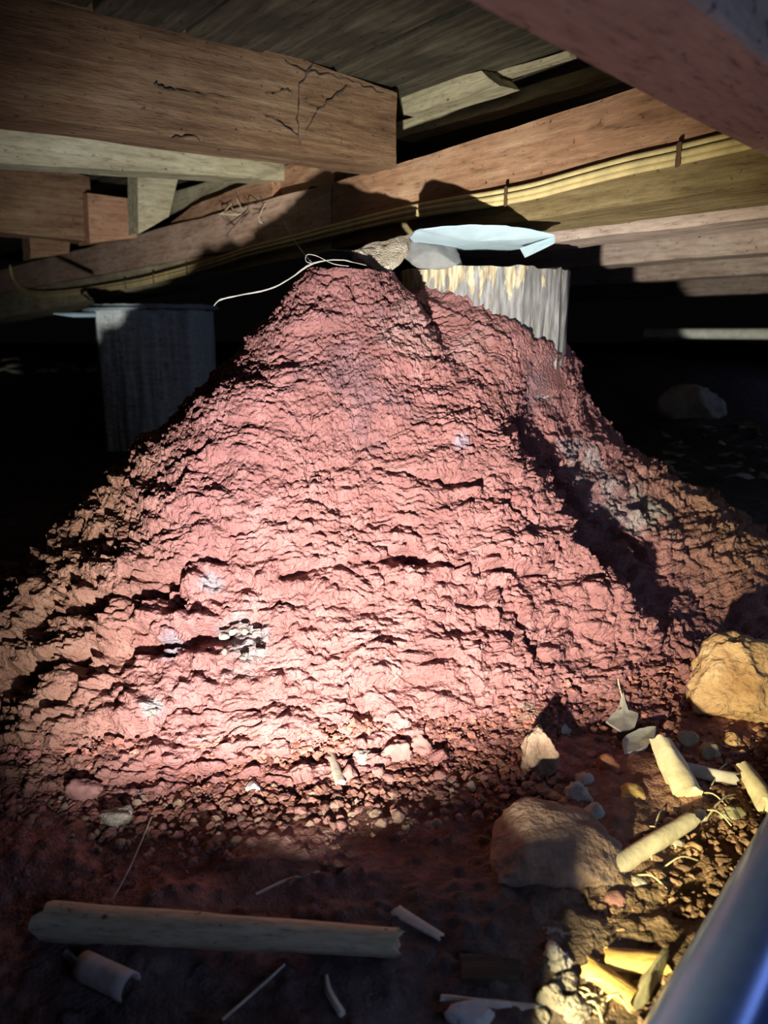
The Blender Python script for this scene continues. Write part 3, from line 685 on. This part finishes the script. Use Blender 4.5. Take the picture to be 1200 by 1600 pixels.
def curl(px, py, lab, w, r):
    g = G(px, py); V = []; n = 16; rows = 6
    for i in range(rows):
        for k in range(n):
            a = 3.6*k/(n-1)-.3; V.append((w*i/(rows-1), r*math.cos(a), r*math.sin(a)))
            V.append((w*i/(rows-1), (r-.002)*math.cos(a), (r-.002)*math.sin(a)))
    Fc = []
    idx = lambda i, k, l: (i*n+k)*2+l
    for i in range(rows-1):
        for k in range(n-1):
            Fc.append((idx(i,k,0), idx(i,k+1,0), idx(i+1,k+1,0), idx(i+1,k,0))); Fc.append((idx(i,k,1), idx(i+1,k,1), idx(i+1,k+1,1), idx(i,k+1,1)))
        for k in (0, n-1): Fc.append((idx(i,k,0), idx(i+1,k,0), idx(i+1,k,1), idx(i,k,1)))
    for i in (0, rows-1):
        for k in range(n-1): Fc.append((idx(i,k,0), idx(i,k,1), idx(i,k+1,1), idx(i,k+1,0)))
    Mx = Matrix.Translation(g+Vector((0,0,r*.7))) @ Matrix.Rotation(2.7, 4, 'Z')
    o = link('bark_curl', V, Fc, M_grey, None, Mx); fixnormals(o); tag(o, lab, 'bark'); return o
curl(205,1560,'curled grey bark strip in the dark lower left corner',.05,.0115)
stick_px('stick', (105,1495), (150,1545), .003, .004, M_grey, 3, 'thin dim twig left of the bark curl')
stick_px('wood_chip', (618,1428), (690,1470), .006, .004, M_greyflake, 4, 'pale wood chip above the right end of the stake', flat=.5, cat='wood chip')
tube('twig', [G(a,b)+Vector((0,0,.004)) for a, b in ((720,1488),(770,1455),(830,1437),(905,1415))], [.0022,.002,.0018,.001], M_greyflake, 6, label='long thin curved twig in the dark right of the stake', cat='twig')
tube('twig', [G(a,b)+Vector((0,0,.003)) for a, b in ((348,1600),(395,1560),(445,1512))], .0012, M_greyflake, 5, label='straight dim twig below the middle of the stake', cat='twig')
tube('twig', [G(a,b)+Vector((0,0,.004)) for a, b in ((510,1532),(515,1560),(535,1592))], [.0015,.003,.003], M_greyflake, 5, label='short pale twig below the right part of the stake', cat='twig')
tube('twig', [G(a,b)+Vector((0,0,.003)) for a, b in ((400,1402),(450,1380),(500,1368))], .0014, M_greyflake, 5, label='dim twig above the middle of the stake', cat='twig')
tube('twig', [G(a,b)+Vector((0,0,.010)) for a, b in ((178,1420),(205,1370),(238,1290))], .0006, M_web, 5, label='fine pale thread above the left end of the stake', cat='cobweb')
slab('wood_chip', [G(718,1508)+Vector((0,0,.006)), G(812,1518)+Vector((0,0,.007)), G(812,1548)+Vector((0,0,.004)), G(722,1545)+Vector((0,0,.004))], .006, M_board, 5, label='flat rectangular dark chip right of the stake end', cat='wood chip')
stick_px('root', (690,1565), (915,1590), .0028, .004, M_greyflake, 6, 'pale curved root crossing into the light at the bottom', cat='root')
rock_px('stone', 738,1612,75,30,M_white,21,'white stone at the very bottom edge, left of the bottom light patch', depth=.5, sub=4, sink=.0)
# lit strip bottom right
for k, (px, py, wp, hp, lab) in enumerate(((866,1492,48,36,'topmost pale clod at the edge of the bottom light patch'),(873,1530,50,40,'second pale clod down in the bottom light patch'),(885,1562,46,34,'third pale clod down, left of the lower orange chip'),
    (868,1590,44,34,'pale clod at the lower left of the bottom light patch'),(905,1606,50,34,'lowest pale clod at the bottom edge by the straw'),(850,1602,26,20,'smallest pale clod at the left rim of the bottom light patch'))):
    rock_px('clod', px, py, wp, hp, M_claypale if k != 1 else M_grey, 220+k, lab, 'clod', 5, .8, rz=k, amp=.3, cuts=3, fine=.07)
stick_px('wood_chip', (948,1515), (1036,1522), .0095, .010, M_chipy, 7, 'upper orange wood chip with a pale green end', .009, 'wood chip', .75)
stick_px('wood_chip', (915,1530), (992,1580), .010, .009, M_chipy, 8, 'lower orange wood chip slanting to the pipe', .009, 'wood chip', .7)
lf = [(985,1598),(1010,1580),(1030,1545),(1040,1520),(1030,1518),(1008,1535),(988,1565)]
slab('dry_leaf', [G(a,b)+Vector((0,0,.008+.012*(k in (3,4)))) for k, (a,b) in enumerate(lf)], .0015, M_leaf, 9, curl=-.25, label='curled grey dry leaf beside the pipe below the orange chips', cat='leaf')
for k in range(14):
    rng = np.random.RandomState(100+k); a = (rng.uniform(885,975), rng.uniform(1545,1600)); an = rng.uniform(-1,1.2)
    b = (a[0]+50*math.cos(an), a[1]+35*math.sin(an))
    tube('straw', [G(*a)+Vector((0,0,.006)), G((a[0]+b[0])/2,(a[1]+b[1])/2)+Vector((0,0,.014)), G(*b)+Vector((0,0,.005))], .0008, M_straw, 5, label='loose dry straw stem in the bottom light patch', cat='straw', group='straw in the bottom light patch')
# the pipe
pa, pb = at_z(1100,1640,.030), at_z(1300,1230,.036)
pipe = empty('poly_pipe', pa, 'thick dark blue grey pipe running up the lower right corner', 'pipe')
pd = (pb-pa).normalized()
tube('pipe_wall', [pa-pd*.10, pa, pa.lerp(pb,.5), pb, pb+pd*1.2], .0375, M_pipe, 40, pipe, sub=3)
tube('pipe_bore', [pb+pd*1.2, pb+pd*1.202], .030, M_webdark, 24, pipe)
# right-hand debris
g = G(1130,1145)
rock('rock', g+Vector((.03,.05,-.02)), (.155,.10,.150), M_ochre, 31, 5, .1, (-.35,.15), amp=.16, cuts=7, sink=.1, fine=.09, label='big ochre rock leaning on the right foot of the mound', cat='rock')
rock('rock', g+Vector((.13,.06,-.02)), (.09,.09,.10), M_ochre, 32, 5, .4, amp=.2, cuts=6, sink=.1, label='smaller ochre rock at the right edge behind the big one', cat='rock')
g = G(858,1385)
rock('rock', g+Vector((.004,.028,0)), (.138,.110,.062), M_brownclod, 33, 5, .2, (.12,.05), amp=.14, cuts=8, sink=.2, fine=.04, label='flat topped grey brown rock half in shadow, front right of the mound', cat='rock')
for k, (px, py, wp) in enumerate(((930,1290,34),(935,1330,36),(928,1375,34),(905,1262,40),(925,1352,26))):
    rock_px('clod', px, py, wp, wp*.8, M_pale if k != 1 else M_pink, 330+k, ['pale clod on the lit right side of the flat rock, upper','pink clod on the lit right side of the flat rock','pale clod at the lower right corner of the flat rock','pale clod behind the top edge of the flat rock','smallest pale clod beside the pink clod of the flat rock'][k], 'clod', 4, .8, cuts=3, amp=.3, fine=.12)
stick_px('stick', (958,1372), (1078,1296), .0095, .0085, M_bone, 34, 'straight yellowish stick in the light between the flat rock and the pipe', .010, amp=.06)
A, B = G(1075,1262), G(1035,1200)
log('wood_offcut', A+Vector((0,0,.012)), B+Vector((-.004,.0,.035)), .019, .012, M_bone, 35, .75, .17, label='pale bone-like wood offcut with an orange foot', cat='wood offcut')
rock_px('stone', 992,1262,46,26,M_chipy,36,'rounded yellow stone left of the pale offcut', cuts=3, amp=.12)
rock_px('stone', 950,1216,40,34,M_redst,37,'dark red brown oblong stone under the grey bark flake', cuts=2, amp=.12, rz=-.7, depth=.6)
rock_px('stone', 916,1236,36,22,M_pale,38,'small pale stone in the shadow above the flat rock')
rock_px('clod', 845,1215,58,68,M_brownclod,39,'dark rounded clod with one lit edge under the mound lip','clod',5,.8,cuts=4,amp=.25)
stick_px('stick', (1040,1210), (1150,1232), .0075, .007, M_grey, 40, 'dull grey stick behind the pale offcut', .012)
stick_px('wood_offcut', (1160,1215), (1198,1275), .010, .011, M_bone, 41, 'yellow hollow jointed piece at the right edge above the pipe', .012, 'wood offcut')
def S(px, py, lift): return on_soil(px, py, True)*(1-lift) + CAMP*lift
slab('bark_flake', [S(970,1162,.012), S(1000,1144,.022), S(1025,1142,.022), S(1022,1158,.02), S(995,1180,.012), S(975,1186,.008)], .006, M_greyflake, 42, curl=.06, label='thick grey bark flake leaning at the right foot of the mound', cat='bark')
slab('dry_leaf', [S(972,1088,.008), S(980,1112,.010), S(996,1118,.014), S(990,1140,.016), S(970,1146,.016), S(946,1130,.012), S(960,1115,.010)], .003, M_pale, 43, curl=.05, label='pale leaf stuck on the right foot of the mound', cat='leaf')
tube('twig', [S(968,1044,.008), S(966,1065,.012), S(972,1090,.012)], .0008, M_straw, 5, label='fine stem above the pale leaf on the mound', cat='twig')
for k, (px, py, wp, m, lab) in enumerate(((1052,1300,30,M_leaf,'brown pebble by the tip of the yellowish stick'),(1020,1335,34,M_leaf,'brown stone below the tip of the yellowish stick'),(1085,1340,30,M_ochre,'ochre pebble close to the pipe beside the yellowish stick'),
    (1062,1330,22,M_pale,'tiny pale pebble between the stick and the pipe'),(1000,1395,28,M_pale,'pale pebble below the middle of the yellowish stick'),(965,1425,36,M_pink,'pink clod alone at the shadow edge below the stick'),
    (985,1345,30,M_pink,'pink clod above the middle of the yellowish stick'),(1060,1435,26,M_ochre,'ochre pebble in the shadow left of the pipe'),(1110,1190,34,M_leaf,'brown stone below the big ochre rock'),
    (1145,1170,30,M_ochre,'ochre pebble at the foot of the big ochre rock'),(1080,1170,36,M_leaf,'flat brown stone left of the foot of the ochre rock'),(1150,1290,40,M_leaf,'wide brown stone beside the pipe below the hollow piece'),
    (1000,1290,24,M_pink,'small pink clod below the rounded yellow stone'),(1030,1275,20,M_pink,'tiny pink clod at the foot of the pale offcut'),(1095,1285,26,M_pale,'pale chip beside the orange foot of the offcut'),(1035,1395,24,M_leaf,'brown pebble below the stick, next to the pipe'))):
    rock_px('stone' if 'clod' not in lab else 'clod', px, py, wp, wp*.62, m, 350+k, lab, 'clod' if 'clod' in lab else 'stone', 3, .9, cuts=4)
for k in range(10):
    rng = np.random.RandomState(500+k); a = (rng.uniform(990,1130), rng.uniform(1240,1380)); an = rng.uniform(-1.4,1.4)
    b = (a[0]+55*math.cos(an), a[1]+45*math.sin(an))
    tube('straw', [G(*a)+Vector((0,0,.006)), G((a[0]+b[0])/2,(a[1]+b[1])/2)+Vector((0,0,.014)), G(*b)+Vector((0,0,.006))], .0008, M_straw, 5, label='thin dry stem lying in the lit rubble by the pipe', cat='straw', group='stems in the lit rubble')
# along the foot of the mound
stick_px('wood_chip', (517,1190), (532,1236), .0045, .006, M_pale, 60, 'pale upright splinter standing at the middle of the mound foot', .010, 'wood chip', .6)
rock_px('stone', 395,1245,28,22,M_white,61,'whitish pebble left of the pale splinter', sub=3)
rock_px('stone', 545,1228,26,26,M_pink,62,'pink pebble just right of the pale splinter', sub=3)
rock_px('stone', 590,1220,22,20,M_pink,63,'redder small pebble right of the grey flakes', sub=3)
rock_px('stone', 565,1205,36,26,M_grey,64,'grey pinkish stone under the mound lip near the splinter', sub=3)
rock_px('stone', 480,1215,36,14,M_pale,65,'flat pale chip left of the top of the splinter', sub=3, cuts=6)
rock_px('clod', 180,1298,56,30,M_claypale,66,'pale yellowish clod in the dark soil at left','clod',4,.8,cuts=3,amp=.3)
rock_px('clod', 130,1262,60,36,M_pink,67,'wide pink clod at the left foot of the mound','clod',4,.7,cuts=3,amp=.25)
rock_px('clod', 620,1200,50,40,M_pink,68,'broken pink clod under the mound lip right of the splinter','clod',4,.7,cuts=5,amp=.3)
rock_px('clod', 655,1190,46,34,M_pink,69,'broken pink clod furthest right under the mound lip','clod',4,.7,cuts=5,amp=.3)
rock_px('clod', 370,1215,60,30,M_pink,70,'long pink clod under the ledge left of the whitish pebble','clod',4,.6,cuts=4,amp=.25)
rock_px('stone', 860,1150,24,22,M_white,71,'white chip in the dark hollow under the right lip', sub=3)
rock_px('stone', 885,1155,22,24,M_greyflake,72,'bluish grey chip in the hollow under the right lip', sub=3)
rock_px('stone', 215,1250,14,14,M_teal,73,'tiny teal plastic bit in the soil at the left foot of the mound', 'litter', sub=2)
stick_px('straw', (78,1277), (122,1266), .0012, .001, M_straw, 74, 'short pale straw in the soil at far left', cat='straw')
stick_px('twig', (88,1252), (95,1266), .0014, .001, M_straw, 75, 'tiny forked twig above the short straw at far left', cat='twig')
for k in range(120):                                    # loose clods one could pick up along the mound foot
    rng = np.random.RandomState(800+k)
    px = rng.uniform(10,790); py = 1238 - .055*(px-250) + rng.uniform(-4,85) + (12 if px < 500 else 0)
    red = rng.rand() < .62 - (py-1200)/260
    rock_px('clod', px, py, rng.uniform(9,24), rng.uniform(8,17), M_pink if red else M_brownclod, 900+k, 'small loose %s clod in the %s stretch of soil along the mound foot' % ('pinkish' if red else 'brown', ('far left','left of centre','centre','right of centre')[int(px//200)]), 'clod', 2, .9, cuts=4, group='%s clods, %s of the mound foot' % ('pinkish' if red else 'brown', ('far left','left of centre','centre','right of centre')[int(px//200)]), sink=.15)
# fungus patch on the mound: parts of the mound
for k, (px, py, wp) in enumerate(((352,988,20),(366,982,18),(384,980,20),(402,984,16),(383,1020,20),(352,1012,16),(408,1012,18),(240,1108,22))):
    g = on_soil(px, py, True); s = g.length/F
    rock('pale_crust', g+Vector((0,-.006,-.004)), (wp*s, wp*s*.7, wp*s*.6), M_claypale, 400+k, 3, k, cuts=3, sink=.45, parent=mound, label='pale grey lump in the mud')
# ------------------------------------------------------------------ far right background
pp = [on_plane(1010,521,NB,2.5), on_plane(1260,522,NB,2.5), on_plane(1500,522,NB,2.5)]
tube('pipe', pp, .018, M_pipeg, 16, label='pale horizontal pipe far back at right', cat='pipe')
c = at_y(1078,640,2.75)
rock('rock', (c.x, c.y, float(ground_z(c.x,c.y))), (.24,.16,.17), M_pale, 600, 4, 0, amp=.1, cuts=8, label='pale squared block in the gloom behind the mound at right', cat='rock')
g = G(1160,672); rock('litter', g, (.03,.03,.03), M_blue, 601, 3, label='small blue plastic scrap on the far ground at right', cat='litter')
for k in range(45):
    rng = np.random.RandomState(1000+k); g = G(rng.uniform(1040,1230), rng.uniform(668,760)); a = rng.uniform(0,6.3); l = rng.uniform(.03,.07); wq = l*rng.uniform(.25,.5)
    ux = Vector((math.cos(a), math.sin(a), rng.uniform(-.2,.3))); vx = Vector((-math.sin(a), math.cos(a), rng.uniform(-.3,.3)))
    slab('dry_leaf', [g+ux*l*.5+Vector((0,0,.025)), g+vx*wq*.5+Vector((0,0,.022)), g-ux*l*.5+Vector((0,0,.025)), g-vx*wq*.5+Vector((0,0,.022))], .001, M_leaf if k % 3 else M_greyflake, k, curl=rng.uniform(-.3,.3), label='dry leaf in the litter on the far ground at right', cat='leaf', group='leaf litter behind the mound')
for k in range(16):
    rng = np.random.RandomState(1200+k); g = G(rng.uniform(-40,158), rng.uniform(563,592)); a = rng.uniform(0,6.3); l = rng.uniform(.05,.11); wq = l*rng.uniform(.3,.5)
    ux = Vector((math.cos(a), math.sin(a), rng.uniform(-.2,.3))); vx = Vector((-math.sin(a), math.cos(a), rng.uniform(-.3,.3)))
    slab('dry_leaf', [g+ux*l*.5+Vector((0,0,.03)), g+vx*wq*.5+Vector((0,0,.03)), g-ux*l*.5+Vector((0,0,.03)), g-vx*wq*.5+Vector((0,0,.03))], .002, M_leaf if k % 3 else M_greyflake, k, curl=rng.uniform(-.3,.3), label='dry leaf on the dim ground at the left edge beyond the grey post', cat='leaf', group='leaf litter beyond the grey post')
# ------------------------------------------------------------------ soil crumbs (nobody could count them)
def crumbs(name, n, gen, m, seed, lab):
    rng = np.random.RandomState(seed); v, f = ICO[1]; f = np.array(f); Vs, Fs, Ts = [], [], []
    pts = gen(rng, n); g = ground_z(pts[:,0], pts[:,1]); mz = mound_z(pts[:,0], pts[:,1])
    k = 0
    for (x, y, s), gz, m_ in zip(pts, g, mz):
        z = max(gz, m_ if m_-gz < .05 else gz)
        q = v*(1+rng.uniform(-.5,.3,(len(v),1)))*np.array([1.15, rng.uniform(.5,1), rng.uniform(.35,.8)])*s
        a = rng.uniform(0, 6.3); ca, sa = math.cos(a), math.sin(a); q = np.stack([q[:,0]*ca-q[:,1]*sa, q[:,0]*sa+q[:,1]*ca, q[:,2]], 1)
        Vs.append(q+np.array([x, y, z+s*.35+.003])); Fs.append(f+k); k += len(v)
        red = math.exp(-max(0, gz-m_)/.09); tt = np.array([2.0,1.6,1.05]) if x > .1 else np.array([.9,.8,.75]); c = tt*(1-red)+np.array([2.3,1.15,1.0])*red
        Ts.append(np.tile(c*rng.uniform(.7,1.5), (len(v),1)))
    V = np.concatenate(Vs); Fq = np.concatenate(Fs); T = np.concatenate(Ts)
    o = link(name, V, Fq.tolist(), m, None, None, smooth=False)
    a = o.data.attributes.new('tint', 'FLOAT_COLOR', 'POINT'); a.data.foreach_set('color', np.concatenate([T, np.ones((len(T),1))], 1).astype(np.float32).ravel())
    tag(o, lab, 'soil', None, 'stuff'); return o
def gen_front(rng, n):
    x = rng.uniform(-.55, .22, n); yb = np.interp(x, [-.5,-.22,0,.12,.3], [.79,.775,.83,.845,.9]); y = yb - np.abs(rng.normal(0, .075, n)) + .02
    return np.stack([x, y, .0018+.0035*rng.rand(n)**3*1.6], 1)
def gen_right(rng, n):
    x = rng.uniform(.14, .62, n); y = rng.uniform(.46, 1.08, n)
    return np.stack([x, y, .002+.006*rng.rand(n)**3], 1)
crumbs('soil_crumbs', 5000, gen_front, M_soil, 1, 'fine crumbs of soil strewn along the mound foot')
crumbs('soil_crumbs', 4200, gen_right, M_soil, 2, 'yellowish soil crumbs in the rubble between mound and pipe')
